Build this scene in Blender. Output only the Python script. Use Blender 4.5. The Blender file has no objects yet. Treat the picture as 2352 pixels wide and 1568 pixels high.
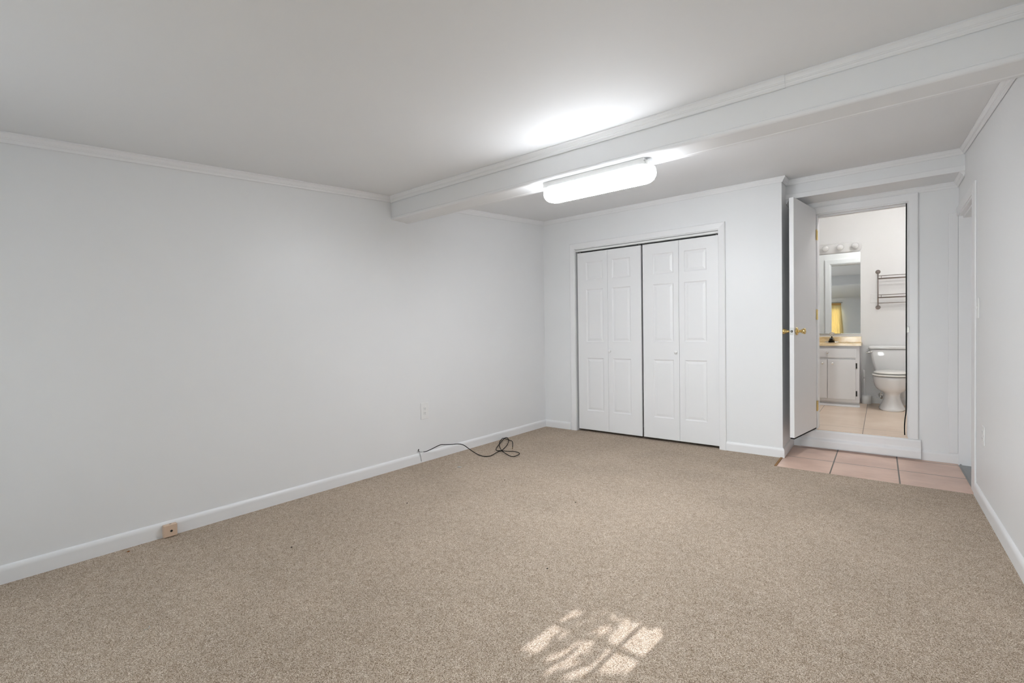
import bpy, bmesh, math, random
from mathutils import Vector, Matrix

# ------------------------------------------------------------------ camera, world, sun, daylight fill lamps, exposure
SC = bpy.context.scene
COL = SC.collection
CAM_H = 1.116
FPX = 1079.7
YAW, PITCH, ROLL = math.radians(38.10), math.radians(-0.8885), math.radians(-0.7752)
FW = Vector((-math.sin(YAW) * math.cos(PITCH), math.cos(YAW) * math.cos(PITCH), math.sin(PITCH)))
_r = Vector((math.cos(YAW), math.sin(YAW), 0))
_u = _r.cross(FW)
RT = _r * math.cos(ROLL) + _u * math.sin(ROLL)
UP = _u * math.cos(ROLL) - _r * math.sin(ROLL)
cam_d = bpy.data.cameras.new('camera')
cam_d.sensor_width = 36.0
cam_d.lens = 36.0 * FPX / 2352.0
cam_d.clip_start = 0.02
cam = bpy.data.objects.new('camera', cam_d)
COL.objects.link(cam)
cam.matrix_world = Matrix(((RT.x, UP.x, -FW.x, 0), (RT.y, UP.y, -FW.y, 0), (RT.z, UP.z, -FW.z, CAM_H), (0, 0, 0, 1)))
SC.camera = cam

SC.view_settings.view_transform = 'Standard'
SC.view_settings.look = 'None'
SC.view_settings.gamma = 1.0
SC.view_settings.use_curve_mapping = False
SC.view_settings.exposure = 0.06

world = bpy.data.worlds.new('sky')
SC.world = world
world.use_nodes = True
world.node_tree.nodes['Background'].inputs[0].default_value = (0.72, 0.84, 1.0, 1)
world.node_tree.nodes['Background'].inputs[1].default_value = 2.2

SUN_DIR = Vector((0.09, 1.0, -0.375))
sun_d = bpy.data.lights.new('sun', 'SUN')
sun_d.energy = 10.5
sun_d.angle = math.radians(0.25)
sun_d.color = (0.99, 0.965, 1.04)
sun = bpy.data.objects.new('sun', sun_d)
COL.objects.link(sun)
sun.rotation_euler = SUN_DIR.to_track_quat('-Z', 'Y').to_euler()

def area(name, loc, direction, sx, sy, power, color=(1, 1, 1), spread=180):
    d = bpy.data.lights.new(name, 'AREA')
    d.shape = 'RECTANGLE'
    d.size, d.size_y, d.energy, d.color = sx, sy, power, color
    d.spread = math.radians(spread)
    o = bpy.data.objects.new(name, d)
    COL.objects.link(o)
    o.location = loc
    o.rotation_euler = Vector(direction).to_track_quat('-Z', 'Y').to_euler()
    return o

area('fill_window_left', (-2.30, -0.97, 1.30), (0.35, 1, -0.35), 1.10, 1.15, 10.5, (0.93, 0.97, 1.02), 130)  # added area lamp standing in for sky at the added window
area('fill_window_middle', (-0.48, -0.97, 1.22), (0.11, 1, -0.20), 0.60, 1.00, 19, (0.93, 0.97, 1.02), 74)  # added area lamp, narrowed and aimed to brighten the far end

# ------------------------------------------------------------------ dimensions (metres, camera above the origin)
LX, RX, BY, CY, RY, RB = -3.185, 0.503, -0.80, 4.70, 5.29, 5.42
CX = -0.677            # corner where the closet wall turns into the recess
MY = 7.508             # far bathroom wall
BZ = 0.18              # bathroom floor level
BEAM0, BEAM1, BEAMZ = 2.467, 2.63, 2.075
SOFY, SOFZ = 4.93, 2.31
SL = 0.0858
def ceil_z(y): return 2.0525 + SL * y

def ray(x, y):
    return FW + RT * ((x - 1176) / FPX) - UP * ((y - 784) / FPX)
C0 = Vector((0, 0, CAM_H))
def on_z(x, y, z=0.0):
    d = ray(x, y); return C0 + d * ((z - CAM_H) / d.z)
def on_x(x, y, X):
    d = ray(x, y); return C0 + d * (X / d.x)

# ------------------------------------------------------------------ materials
def new_mat(name):
    m = bpy.data.materials.new(name)
    m.use_nodes = True
    nt = m.node_tree
    return m, nt, nt.nodes['Principled BSDF']

def plain(name, col, rough=0.5, metal=0.0, bump=0.0, bscale=300, spec=None, coat=0.0):
    m, nt, b = new_mat(name)
    b.inputs['Roughness'].default_value = rough
    b.inputs['Metallic'].default_value = metal
    if spec is not None: b.inputs['Specular IOR Level'].default_value = spec
    if coat: b.inputs['Coat Weight'].default_value = coat
    tc = nt.nodes.new('ShaderNodeTexCoord')
    nz = nt.nodes.new('ShaderNodeTexNoise')
    nz.inputs['Scale'].default_value = 3.0
    nz.inputs['Detail'].default_value = 3.0
    nt.links.new(tc.outputs['Object'], nz.inputs['Vector'])
    mx = nt.nodes.new('ShaderNodeMix'); mx.data_type = 'RGBA'
    mx.inputs['A'].default_value = (*[c * 0.985 for c in col], 1)
    mx.inputs['B'].default_value = (*[min(1, c * 1.012) for c in col], 1)
    nt.links.new(nz.outputs['Fac'], mx.inputs['Factor'])
    nt.links.new(mx.outputs['Result'], b.inputs['Base Color'])
    if bump:
        n2 = nt.nodes.new('ShaderNodeTexNoise')
        n2.inputs['Scale'].default_value = bscale
        n2.inputs['Detail'].default_value = 2.0
        nt.links.new(tc.outputs['Object'], n2.inputs['Vector'])
        bp = nt.nodes.new('ShaderNodeBump')
        bp.inputs['Strength'].default_value = bump
        bp.inputs['Distance'].default_value = 0.001
        nt.links.new(n2.outputs['Fac'], bp.inputs['Height'])
        nt.links.new(bp.outputs['Normal'], b.inputs['Normal'])
    return m

WALL = plain('wall_paint', (0.845, 0.85, 0.855), 0.42, bump=0.12, bscale=160)
CEIL = plain('ceiling_paint', (0.855, 0.86, 0.868), 0.75, bump=0.1, bscale=120)
TRIM = plain('trim_paint', (0.865, 0.865, 0.87), 0.34)
DOOR = plain('door_paint', (0.855, 0.855, 0.86), 0.36)
BATHW = plain('bathroom_paint', (0.88, 0.875, 0.87), 0.5)
PLASTIC = plain('white_plastic', (0.86, 0.86, 0.85), 0.3)
BEIGE = plain('beige_plastic', (0.70, 0.52, 0.385), 0.45)
DARK = plain('black_void', (0.012, 0.012, 0.012), 0.6)
RUBBER = plain('black_rubber', (0.007, 0.007, 0.008), 0.75, spec=0.15)
GREYWIRE = plain('grey_wire', (0.42, 0.42, 0.43), 0.5)
BRASS = plain('brass', (0.83, 0.62, 0.27), 0.16, 1.0)
CHROME = plain('chrome', (0.80, 0.79, 0.77), 0.12, 1.0)
NICKEL = plain('brushed_nickel', (0.36, 0.32, 0.30), 0.32, 1.0)
STEEL = plain('dull_steel', (0.50, 0.50, 0.48), 0.35, 1.0)
BRONZE = plain('dark_metal', (0.02, 0.017, 0.015), 0.12, 0.6)
PORC = plain('porcelain', (0.84, 0.84, 0.84), 0.07, coat=0.3)
SEAT = plain('seat_plastic', (0.90, 0.88, 0.835), 0.16)
CABP = plain('cabinet_paint', (0.80, 0.795, 0.80), 0.32)
CONC = plain('grey_sill', (0.33, 0.34, 0.34), 0.5, bump=0.3)
TACK = plain('carpet_backing', (0.30, 0.16, 0.06), 0.9)
SPECK = plain('dark_lint', (0.02, 0.018, 0.016), 0.9)
FLUFF = plain('pale_lint', (0.47, 0.46, 0.42), 0.95)
WOOD = plain('fence_wood', (0.25, 0.20, 0.15), 0.8)

def mirror_mat():
    m, nt, b = new_mat('mirror_glass')
    b.inputs['Base Color'].default_value = (0.86, 0.90, 0.90, 1)
    b.inputs['Metallic'].default_value = 1.0
    b.inputs['Roughness'].default_value = 0.01
    return m
MIRROR = mirror_mat()

def crystal_mat():
    m, nt, b = new_mat('clear_acrylic')
    b.inputs['Base Color'].default_value = (1.0, 0.93, 0.82, 1)
    b.inputs['Transmission Weight'].default_value = 0.75
    b.inputs['Roughness'].default_value = 0.05
    return m
CRYSTAL = crystal_mat()

def glass_mat():
    m = bpy.data.materials.new('window_glass'); m.use_nodes = True
    nt = m.node_tree
    for n in list(nt.nodes): nt.nodes.remove(n)
    out = nt.nodes.new('ShaderNodeOutputMaterial')
    t = nt.nodes.new('ShaderNodeBsdfTransparent'); t.inputs[0].default_value = (0.96, 0.98, 0.97, 1)
    g = nt.nodes.new('ShaderNodeBsdfGlossy'); g.inputs['Roughness'].default_value = 0.02
    mx = nt.nodes.new('ShaderNodeMixShader'); mx.inputs[0].default_value = 0.06
    nt.links.new(t.outputs[0], mx.inputs[1]); nt.links.new(g.outputs[0], mx.inputs[2])
    nt.links.new(mx.outputs[0], out.inputs[0])
    return m
GLASS = glass_mat()

def emit_mat(name, col, s, base=(0.9, 0.9, 0.9)):
    m, nt, b = new_mat(name)
    b.inputs['Base Color'].default_value = (*base, 1)
    b.inputs['Roughness'].default_value = 0.3
    b.inputs['Emission Color'].default_value = (*col, 1)
    b.inputs['Emission Strength'].default_value = s
    return m
LENS = emit_mat('lit_diffuser', (0.945, 0.985, 1.035), 74.0)
LENS_TOP = emit_mat('lit_diffuser_shoulder', (0.945, 0.985, 1.035), 1.5)
LENS_SIDE = emit_mat('lit_diffuser_side', (0.945, 0.985, 1.035), 30.0)
BULB = plain('opal_bulb_glass', (0.90, 0.90, 0.89), 0.06, coat=0.4)

def curtain_mat():
    m = bpy.data.materials.new('yellow_curtain'); m.use_nodes = True
    nt = m.node_tree
    for n in list(nt.nodes): nt.nodes.remove(n)
    out = nt.nodes.new('ShaderNodeOutputMaterial')
    d = nt.nodes.new('ShaderNodeBsdfDiffuse'); d.inputs[0].default_value = (0.90, 0.76, 0.44, 1)
    t = nt.nodes.new('ShaderNodeBsdfTranslucent'); t.inputs[0].default_value = (0.95, 0.82, 0.50, 1)
    mx = nt.nodes.new('ShaderNodeMixShader'); mx.inputs[0].default_value = 0.28
    nt.links.new(d.outputs[0], mx.inputs[1]); nt.links.new(t.outputs[0], mx.inputs[2])
    nt.links.new(mx.outputs[0], out.inputs[0])
    return m
CURTAIN = curtain_mat()

def leaf_mat():
    m, nt, b = new_mat('leaf_green')
    b.inputs['Base Color'].default_value = (0.06, 0.13, 0.03, 1)
    b.inputs['Roughness'].default_value = 0.5
    return m
LEAF = leaf_mat()

def carpet_mat():
    m, nt, b = new_mat('berber_carpet')
    b.inputs['Roughness'].default_value = 0.95
    b.inputs['Specular IOR Level'].default_value = 0.1
    L = nt.links.new
    tc = nt.nodes.new('ShaderNodeTexCoord')
    def vor(scale):
        v = nt.nodes.new('ShaderNodeTexVoronoi'); v.inputs['Scale'].default_value = scale
        L(tc.outputs['Object'], v.inputs['Vector']); return v
    v1 = vor(545)
    sep = nt.nodes.new('ShaderNodeSeparateColor'); L(v1.outputs['Color'], sep.inputs[0])
    ramp = nt.nodes.new('ShaderNodeValToRGB')
    e = ramp.color_ramp.elements
    e[0].position = 0.0; e[0].color = (0.125, 0.086, 0.058, 1)
    e[1].position = 1.0; e[1].color = (0.901, 0.806, 0.701, 1)
    for p, c in ((0.15, (0.262, 0.187, 0.130, 1)), (0.40, (0.429, 0.333, 0.245, 1)), (0.70, (0.587, 0.484, 0.384, 1)), (0.88, (0.734, 0.634, 0.534, 1))):
        k = e.new(p); k.color = c
    L(sep.outputs[0], ramp.inputs[0])
    # broad tonal drift of the pile
    n1 = nt.nodes.new('ShaderNodeTexNoise'); n1.inputs['Scale'].default_value = 2.2; n1.inputs['Detail'].default_value = 4
    L(tc.outputs['Object'], n1.inputs['Vector'])
    mr = nt.nodes.new('ShaderNodeMapRange'); mr.inputs['From Min'].default_value = 0.3; mr.inputs['From Max'].default_value = 0.7
    mr.inputs['To Min'].default_value = 0.93; mr.inputs['To Max'].default_value = 1.06
    L(n1.outputs['Fac'], mr.inputs['Value'])
    mul = nt.nodes.new('ShaderNodeMix'); mul.data_type = 'RGBA'; mul.blend_type = 'MULTIPLY'
    mul.inputs['Factor'].default_value = 1.0
    L(ramp.outputs['Color'], mul.inputs['A']); L(mr.outputs['Result'], mul.inputs['B'])
    # hand-sized patches where the yarn runs browner or greyer
    n3 = nt.nodes.new('ShaderNodeTexNoise'); n3.inputs['Scale'].default_value = 26; n3.inputs['Detail'].default_value = 3
    L(tc.outputs['Object'], n3.inputs['Vector'])
    r3 = nt.nodes.new('ShaderNodeValToRGB')
    r3.color_ramp.elements[0].position = 0.34; r3.color_ramp.elements[0].color = (0.94, 0.925, 0.905, 1)
    r3.color_ramp.elements[1].position = 0.66; r3.color_ramp.elements[1].color = (1.06, 1.07, 1.08, 1)
    L(n3.outputs['Fac'], r3.inputs[0])
    mul2 = nt.nodes.new('ShaderNodeMix'); mul2.data_type = 'RGBA'; mul2.blend_type = 'MULTIPLY'
    mul2.inputs['Factor'].default_value = 1.0
    L(mul.outputs['Result'], mul2.inputs['A']); L(r3.outputs[0], mul2.inputs['B'])
    L(mul2.outputs['Result'], b.inputs['Base Color'])
    bp = nt.nodes.new('ShaderNodeBump'); bp.inputs['Strength'].default_value = 0.7; bp.inputs['Distance'].default_value = 0.0022
    bp.invert = True
    L(v1.outputs['Distance'], bp.inputs['Height'])
    L(bp.outputs['Normal'], b.inputs['Normal'])
    return m
CARPET = carpet_mat()

def tile_mat(name, ca, cb, grout, x0, px, y0, py, gw):
    """Stone-look tile with fine streaks along X and grout lines on a grid."""
    m, nt, b = new_mat(name)
    b.inputs['Roughness'].default_value = 0.38
    L = nt.links.new
    tc = nt.nodes.new('ShaderNodeTexCoord')
    mp = nt.nodes.new('ShaderNodeMapping'); mp.inputs['Scale'].default_value = (2.2, 42, 1)
    L(tc.outputs['Object'], mp.inputs['Vector'])
    n1 = nt.nodes.new('ShaderNodeTexNoise'); n1.inputs['Scale'].default_value = 3.0; n1.inputs['Detail'].default_value = 5
    L(mp.outputs[0], n1.inputs['Vector'])
    n2 = nt.nodes.new('ShaderNodeTexNoise'); n2.inputs['Scale'].default_value = 4.0; n2.inputs['Detail'].default_value = 2
    L(tc.outputs['Object'], n2.inputs['Vector'])
    ad = nt.nodes.new('ShaderNodeMath'); ad.operation = 'ADD'
    L(n1.outputs['Fac'], ad.inputs[0]); L(n2.outputs['Fac'], ad.inputs[1])
    mr = nt.nodes.new('ShaderNodeMapRange'); mr.inputs['From Min'].default_value = 0.7; mr.inputs['From Max'].default_value = 1.3
    L(ad.outputs[0], mr.inputs['Value'])
    mx = nt.nodes.new('ShaderNodeMix'); mx.data_type = 'RGBA'
    mx.inputs['A'].default_value = (*ca, 1); mx.inputs['B'].default_value = (*cb, 1)
    L(mr.outputs['Result'], mx.inputs['Factor'])
    sp = nt.nodes.new('ShaderNodeSeparateXYZ'); L(tc.outputs['Object'], sp.inputs[0])
    def line(out, o, p):
        s = nt.nodes.new('ShaderNodeMath'); s.operation = 'SUBTRACT'; L(out, s.inputs[0]); s.inputs[1].default_value = o - 50 * p
        f = nt.nodes.new('ShaderNodeMath'); f.operation = 'MODULO'; L(s.outputs[0], f.inputs[0]); f.inputs[1].default_value = p
        c = nt.nodes.new('ShaderNodeMath'); c.operation = 'PINGPONG'; L(f.outputs[0], c.inputs[0]); c.inputs[1].default_value = p / 2
        k = nt.nodes.new('ShaderNodeMath'); k.operation = 'LESS_THAN'; L(c.outputs[0], k.inputs[0]); k.inputs[1].default_value = gw / 2
        return k
    a1, a2 = line(sp.outputs[0], x0, px), line(sp.outputs[1], y0, py)
    mxm = nt.nodes.new('ShaderNodeMath'); mxm.operation = 'MAXIMUM'
    L(a1.outputs[0], mxm.inputs[0]); L(a2.outputs[0], mxm.inputs[1])
    g = nt.nodes.new('ShaderNodeMix'); g.data_type = 'RGBA'
    g.inputs['B'].default_value = (*grout, 1)
    L(mxm.outputs[0], g.inputs['Factor']); L(mx.outputs['Result'], g.inputs['A'])
    L(g.outputs['Result'], b.inputs['Base Color'])
    bp = nt.nodes.new('ShaderNodeBump'); bp.invert = True; bp.inputs['Strength'].default_value = 0.5; bp.inputs['Distance'].default_value = 0.002
    L(mxm.outputs[0], bp.inputs['Height']); L(bp.outputs['Normal'], b.inputs['Normal'])
    return m
ETILE = tile_mat('entry_tile', (0.63, 0.43, 0.34), (0.82, 0.59, 0.475), (0.13, 0.105, 0.08), -0.312, 0.422, 4.797, 0.422, 0.009)
BTILE = tile_mat('bathroom_tile', (0.78, 0.615, 0.48), (0.90, 0.755, 0.62), (0.22, 0.16, 0.12), -0.128, 0.422, 5.526, 1.70, 0.0046)

def counter_mat():
    m, nt, b = new_mat('cultured_marble')
    b.inputs['Roughness'].default_value = 0.15
    L = nt.links.new
    tc = nt.nodes.new('ShaderNodeTexCoord')
    n = nt.nodes.new('ShaderNodeTexNoise'); n.inputs['Scale'].default_value = 5; n.inputs['Detail'].default_value = 6; n.inputs['Distortion'].default_value = 2.5
    L(tc.outputs['Object'], n.inputs['Vector'])
    r = nt.nodes.new('ShaderNodeValToRGB')
    r.color_ramp.elements[0].position = 0.35; r.color_ramp.elements[0].color = (0.82, 0.62, 0.34, 1)
    r.color_ramp.elements[1].position = 0.65; r.color_ramp.elements[1].color = (0.92, 0.77, 0.51, 1)
    L(n.outputs['Fac'], r.inputs[0]); L(r.outputs[0], b.inputs['Base Color'])
    return m
COUNTER = counter_mat()

# ------------------------------------------------------------------ mesh helpers
def tag(o, label, cat, group=None, kind=None):
    o['label'] = label; o['category'] = cat
    if group: o['group'] = group
    if kind: o['kind'] = kind
    return o

def thing(name, label, cat, loc=(0, 0, 0), rotz=0.0, group=None, kind=None):
    o = bpy.data.objects.new(name, None)
    o.empty_display_size = 0.05
    COL.objects.link(o)
    o.location = loc; o.rotation_euler = (0, 0, rotz)
    return tag(o, label, cat, group, kind)

def world_off(o):
    v = Vector((0, 0, 0))
    while o is not None:
        v += o.location; o = o.parent
    return v

def obj(name, bm, mat, parent=None, smooth=False, bevel=0.0, seg=2, local=False, origin=None, subsurf=0):
    """Link a bmesh (built in room coordinates) as one object; local=True keeps the parent's own coordinates."""
    off = Vector((0, 0, 0))
    if parent is not None and not local:
        off = world_off(parent)
    if origin is not None: off = off + (Vector(origin) - off)
    bmesh.ops.recalc_face_normals(bm, faces=bm.faces)
    if off.length: bmesh.ops.translate(bm, verts=bm.verts, vec=-off)
    me = bpy.data.meshes.new(name)
    bm.to_mesh(me); bm.free()
    me.materials.append(mat)
    if smooth:
        for p in me.polygons: p.use_smooth = True
    o = bpy.data.objects.new(name, me)
    COL.objects.link(o)
    if parent is not None:
        o.parent = parent
        if origin is not None: o.location = Vector(origin) - world_off(parent)
    elif origin is not None:
        o.location = origin
    if bevel:
        md = o.modifiers.new('bevel', 'BEVEL'); md.width = bevel; md.segments = seg
        md.limit_method = 'ANGLE'; md.angle_limit = math.radians(40)
        md.harden_normals = False
    if subsurf:
        md = o.modifiers.new('subsurf', 'SUBSURF'); md.levels = subsurf; md.render_levels = subsurf
    return o

def BM(): return bmesh.new()

def box(bm, x0, x1, y0, y1, z0, z1):
    v = [bm.verts.new((x, y, z)) for x in (x0, x1) for y in (y0, y1) for z in (z0, z1)]
    for f in ((0, 1, 3, 2), (4, 6, 7, 5), (0, 4, 5, 1), (2, 3, 7, 6), (0, 2, 6, 4), (1, 5, 7, 3)):
        bm.faces.new([v[i] for i in f])
    return bm

def prism(bm, poly, axis, a, b):
    """poly: 2D points; axis 'x' -> (y,z) polygon extruded along x, etc."""
    def P(p, t):
        return {'x': (t, p[0], p[1]), 'y': (p[0], t, p[1]), 'z': (p[0], p[1], t)}[axis]
    A = [bm.verts.new(P(p, a)) for p in poly]; B = [bm.verts.new(P(p, b)) for p in poly]
    n = len(poly)
    bm.faces.new(A); bm.faces.new(B[::-1])
    for i in range(n): bm.faces.new((A[i], B[i], B[(i + 1) % n], A[(i + 1) % n]))
    return bm

def sweep(bm, prof, p0, p1, out, down, m0=0.0, m1=0.0):
    """Moulding: profile of (out, down) offsets swept from p0 to p1; m0/m1 mitre the ends (along = m * out)."""
    p0, p1, out, down = Vector(p0), Vector(p1), Vector(out), Vector(down)
    d = (p1 - p0).normalized()
    A = [bm.verts.new(p0 + out * u + down * v + d * (m0 * u)) for u, v in prof]
    B = [bm.verts.new(p1 + out * u + down * v + d * (m1 * u)) for u, v in prof]
    n = len(prof)
    bm.faces.new(A); bm.faces.new(B[::-1])
    for i in range(n): bm.faces.new((A[i], B[i], B[(i + 1) % n], A[(i + 1) % n]))
    return bm

def lathe(bm, prof, origin, axis=(0, 0, 1), seg=24):
    """prof: (radius, distance along axis)."""
    ax = Vector(axis).normalized()
    q = ax.to_track_quat('Z', 'Y').to_matrix()
    o = Vector(origin)
    rings = []
    for r, h in prof:
        if r < 1e-6:
            rings.append([bm.verts.new(o + q @ Vector((0, 0, h)))])
        else:
            rings.append([bm.verts.new(o + q @ Vector((r * math.cos(2 * math.pi * i / seg), r * math.sin(2 * math.pi * i / seg), h))) for i in range(seg)])
    for a, b in zip(rings, rings[1:]):
        for i in range(seg):
            j = (i + 1) % seg
            if len(a) == 1 and len(b) == 1: continue
            if len(a) == 1: bm.faces.new((a[0], b[i], b[j]))
            elif len(b) == 1: bm.faces.new((a[i], b[0], a[j]))
            else: bm.faces.new((a[i], b[i], b[j], a[j]))
    if len(rings[0]) > 1: bm.faces.new(rings[0][::-1])
    if len(rings[-1]) > 1: bm.faces.new(rings[-1])
    return bm

def catmull(pts, n=8):
    pts = [Vector(p) for p in pts]
    out = []
    for i in range(len(pts) - 1):
        p0 = pts[max(0, i - 1)]; p1 = pts[i]; p2 = pts[i + 1]; p3 = pts[min(len(pts) - 1, i + 2)]
        for k in range(n):
            t = k / n
            out.append(0.5 * ((2 * p1) + (p2 - p0) * t + (2 * p0 - 5 * p1 + 4 * p2 - p3) * t * t + (3 * p1 - p0 - 3 * p2 + p3) * t ** 3))
    out.append(pts[-1])
    return out

def tube(bm, pts, r, seg=10):
    pts = [Vector(p) for p in pts]
    nrm = None
    rings = []
    for i, p in enumerate(pts):
        t = (pts[min(i + 1, len(pts) - 1)] - pts[max(i - 1, 0)]).normalized()
        if nrm is None:
            nrm = t.orthogonal().normalized()
        nrm = (nrm - t * nrm.dot(t)).normalized()
        bn = t.cross(nrm)
        rings.append([bm.verts.new(p + (nrm * math.cos(2 * math.pi * k / seg) + bn * math.sin(2 * math.pi * k / seg)) * r) for k in range(seg)])
    for a, b in zip(rings, rings[1:]):
        for k in range(seg):
            bm.faces.new((a[k], b[k], b[(k + 1) % seg], a[(k + 1) % seg]))
    bm.faces.new(rings[0][::-1]); bm.faces.new(rings[-1])
    return bm

def loft(bm, rings, cap0=True, cap1=True):
    V = [[bm.verts.new(p) for p in r] for r in rings]
    n = len(V[0])
    for a, b in zip(V, V[1:]):
        for i in range(n): bm.faces.new((a[i], b[i], b[(i + 1) % n], a[(i + 1) % n]))
    if cap0: bm.faces.new(V[0][::-1])
    if cap1: bm.faces.new(V[-1])
    return bm

def copy_tree(o, parent=None):
    c = o.copy(); COL.objects.link(c); c.parent = parent
    for ch in list(o.children): copy_tree(ch, c)
    return c

def struct(name, bm, mat, label, cat, **k):
    return tag(obj(name, bm, mat, **k), label, cat, kind='structure')

def zpoly(y0, y1, z0=0.0, ztop=0.02):
    return [(y0, z0), (y1, z0), (y1, ceil_z(y1) + ztop), (y0, ceil_z(y0) + ztop)]

# ------------------------------------------------------------------ the room shell
bm = BM()
box(bm, LX - 0.02, RX + 0.02, BY - 0.02, 4.372, -0.06, 0.0)
box(bm, LX - 0.02, CX, 4.372, RY, -0.06, 0.0)
struct('floor', bm, CARPET, 'beige and brown flecked looped pile carpet covering the bedroom floor', 'carpet')
bm = BM(); box(bm, CX, RX + 0.20, 4.3725, RY + 0.01, -0.06, -0.002)
struct('floor_entry_tile', bm, ETILE, 'pinkish beige stone-look floor tiles in front of the bathroom step', 'tile floor')
bm = BM(); box(bm, -1.40, 0.95, RB + 0.001, MY + 0.02, 0.10, BZ); box(bm, -0.478, 0.186, 5.281, RB + 0.001, 0.172, BZ)
struct('floor_bathroom', bm, BTILE, 'warm beige bathroom floor tiles with thin brown grout lines', 'tile floor')
bm = BM(); box(bm, CX - 0.016, CX, 4.375, CY - 0.012, 0.0, 0.004)
struct('trim_carpet_edge', bm, TACK, 'short brown carpet edge beside the tiles at the closet corner', 'carpet edge')

bm = BM(); prism(bm, [(BY - 0.1, ceil_z(BY - 0.1)), (5.45, ceil_z(5.45)), (5.45, ceil_z(5.45) + 0.1), (BY - 0.1, ceil_z(BY - 0.1) + 0.1)], 'x', LX - 0.1, RX + 0.1)
struct('ceiling', bm, CEIL, 'smooth white sloping bedroom ceiling', 'ceiling')
bm = BM(); box(bm, -1.42, 0.97, 5.4505, MY + 0.02, 2.76, 2.84)
struct('ceiling_bathroom', bm, CEIL, 'white bathroom ceiling above the doorway', 'ceiling')

bm = BM(); prism(bm, zpoly(BY - 0.1, RB), 'x', LX - 0.1, LX)
struct('wall_left', bm, WALL, 'long plain white wall on the left with one outlet', 'wall')
bm = BM()
DY0, DY1, DH = 4.50, 5.235, 2.03
prism(bm, zpoly(BY - 0.1, DY0), 'x', RX, RX + 0.12)
prism(bm, zpoly(DY0, DY1, DH), 'x', RX, RX + 0.12)
prism(bm, zpoly(DY1, RB), 'x', RX, RX + 0.12)
struct('wall_right', bm, WALL, 'white wall at the right edge with a side doorway', 'wall')

# back wall behind the camera: three windows, one added for daylight, two with yellow curtains
W1 = (-1.62, -0.853, 0.70, 1.75)
W2 = (-2.85, -1.75, 0.72, 1.88)
W3 = (-0.79, -0.17, 0.70, 1.80)
bm = BM()
top = 2.02
xs = [LX - 0.1, W2[0], W2[1], W1[0], W1[1], W3[0], W3[1], RX + 0.12]
y0, y1 = BY - 0.1, BY
for a, b in ((0, 1), (2, 3), (4, 5), (6, 7)): box(bm, xs[a], xs[b], y0, y1, 0, top)
for w in (W1, W2, W3):
    box(bm, w[0], w[1], y0, y1, 0, w[2]); box(bm, w[0], w[1], y0, y1, w[3], top)
struct('wall_back', bm, WALL, 'white wall behind the viewer, seen only in the bathroom mirror', 'wall')

COX0, COX1, COH = -2.765, -1.195, 2.075      # closet opening
bm = BM()
zt = ceil_z(CY) + 0.03
box(bm, LX, COX0, CY, CY + 0.09, 0, zt); box(bm, COX1, CX, CY, CY + 0.09, 0, zt); box(bm, COX0, COX1, CY, CY + 0.09, COH, zt)
struct('wall_closet', bm, WALL, 'white wall around the bifold closet doors', 'wall')
bm = BM(); prism(bm, zpoly(CY + 0.09, RY), 'x', CX - 0.09, CX)
struct('wall_closet_return', bm, WALL, 'narrow white return wall between closet and bathroom door', 'wall')
OX0, OX1, OZ = -0.480, 0.188, 2.21          # bathroom door opening
bm = BM()
zt = ceil_z(RY) + 0.03
box(bm, LX, OX0, RY, RB, 0, zt); box(bm, OX1, RX, RY, RB, 0, zt); box(bm, OX0, OX1, RY, RB, OZ, zt); box(bm, OX0, OX1, RY, RB, 0, BZ - 0.002)
struct('wall_recess', bm, WALL, 'white wall of the recess around the bathroom doorway', 'wall')

# bathroom walls
bm = BM(); box(bm, -1.42, 0.97, MY, MY + 0.1, 0.1, 2.80)
struct('wall_bathroom_back', bm, BATHW, 'bright white bathroom wall behind the toilet', 'wall')
bm = BM(); box(bm, -1.42, -1.32, RB, MY, 0.1, 2.80)
struct('wall_bathroom_left', bm, BATHW, 'white bathroom side wall hidden by the open door', 'wall')
bm = BM(); box(bm, 0.87, 0.97, RB, MY, 0.1, 2.80)
struct('wall_bathroom_right', bm, BATHW, 'white bathroom side wall beyond the toilet', 'wall')
bm = BM()
box(bm, -1.42, OX0, RB, RB + 0.03, 0.1, 2.80); box(bm, OX1, 0.97, RB, RB + 0.03, 0.1, 2.80); box(bm, OX0, OX1, RB, RB + 0.03, OZ, 2.80)
struct('wall_bathroom_front', bm, BATHW, 'bathroom side of the doorway wall, seen in the mirror', 'wall')

# beam and soffit
bm = BM()
r = 0.016
prof = [(BEAM0, 2.35), (BEAM0, 2.100), (BEAM0 + 0.003, 2.097), (BEAM0, 2.094)]
for k in range(6):
    a = math.pi / 2 * k / 5
    prof.append((BEAM0 + r - r * math.cos(a), BEAMZ + r - r * math.sin(a)))
prof += [(BEAM1 - 0.022, BEAMZ), (BEAM1 - 0.018, BEAMZ - 0.0025), (BEAM1 + 0.006, BEAMZ - 0.0025), (BEAM1 + 0.008, BEAMZ + 0.02), (BEAM1, BEAMZ + 0.02), (BEAM1, 2.36)]
prism(bm, prof, 'x', LX, RX)
struct('ceiling_beam', bm, CEIL, 'white boxed ceiling beam crossing the room above the light', 'beam')
bm = BM()
prism(bm, [(SOFY, SOFZ), (RY, SOFZ), (RY, ceil_z(RY) + 0.01), (SOFY, ceil_z(SOFY) + 0.01)], 'x', CX, RX)
struct('ceiling_soffit', bm, WALL, 'white boxed soffit above the bathroom door', 'soffit')
bm = BM(); sweep(bm, [(0, 0), (0.010, 0.0), (0.012, 0.006), (0.012, 0.042), (0.010, 0.046), (0, 0.046)], (CX, SOFY, 2.347), (RX, SOFY, 2.347), (0, -1, 0), (0, 0, -1))
struct('trim_soffit', bm, TRIM, 'flat white strip along the lower front edge of the soffit', 'trim')

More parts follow.
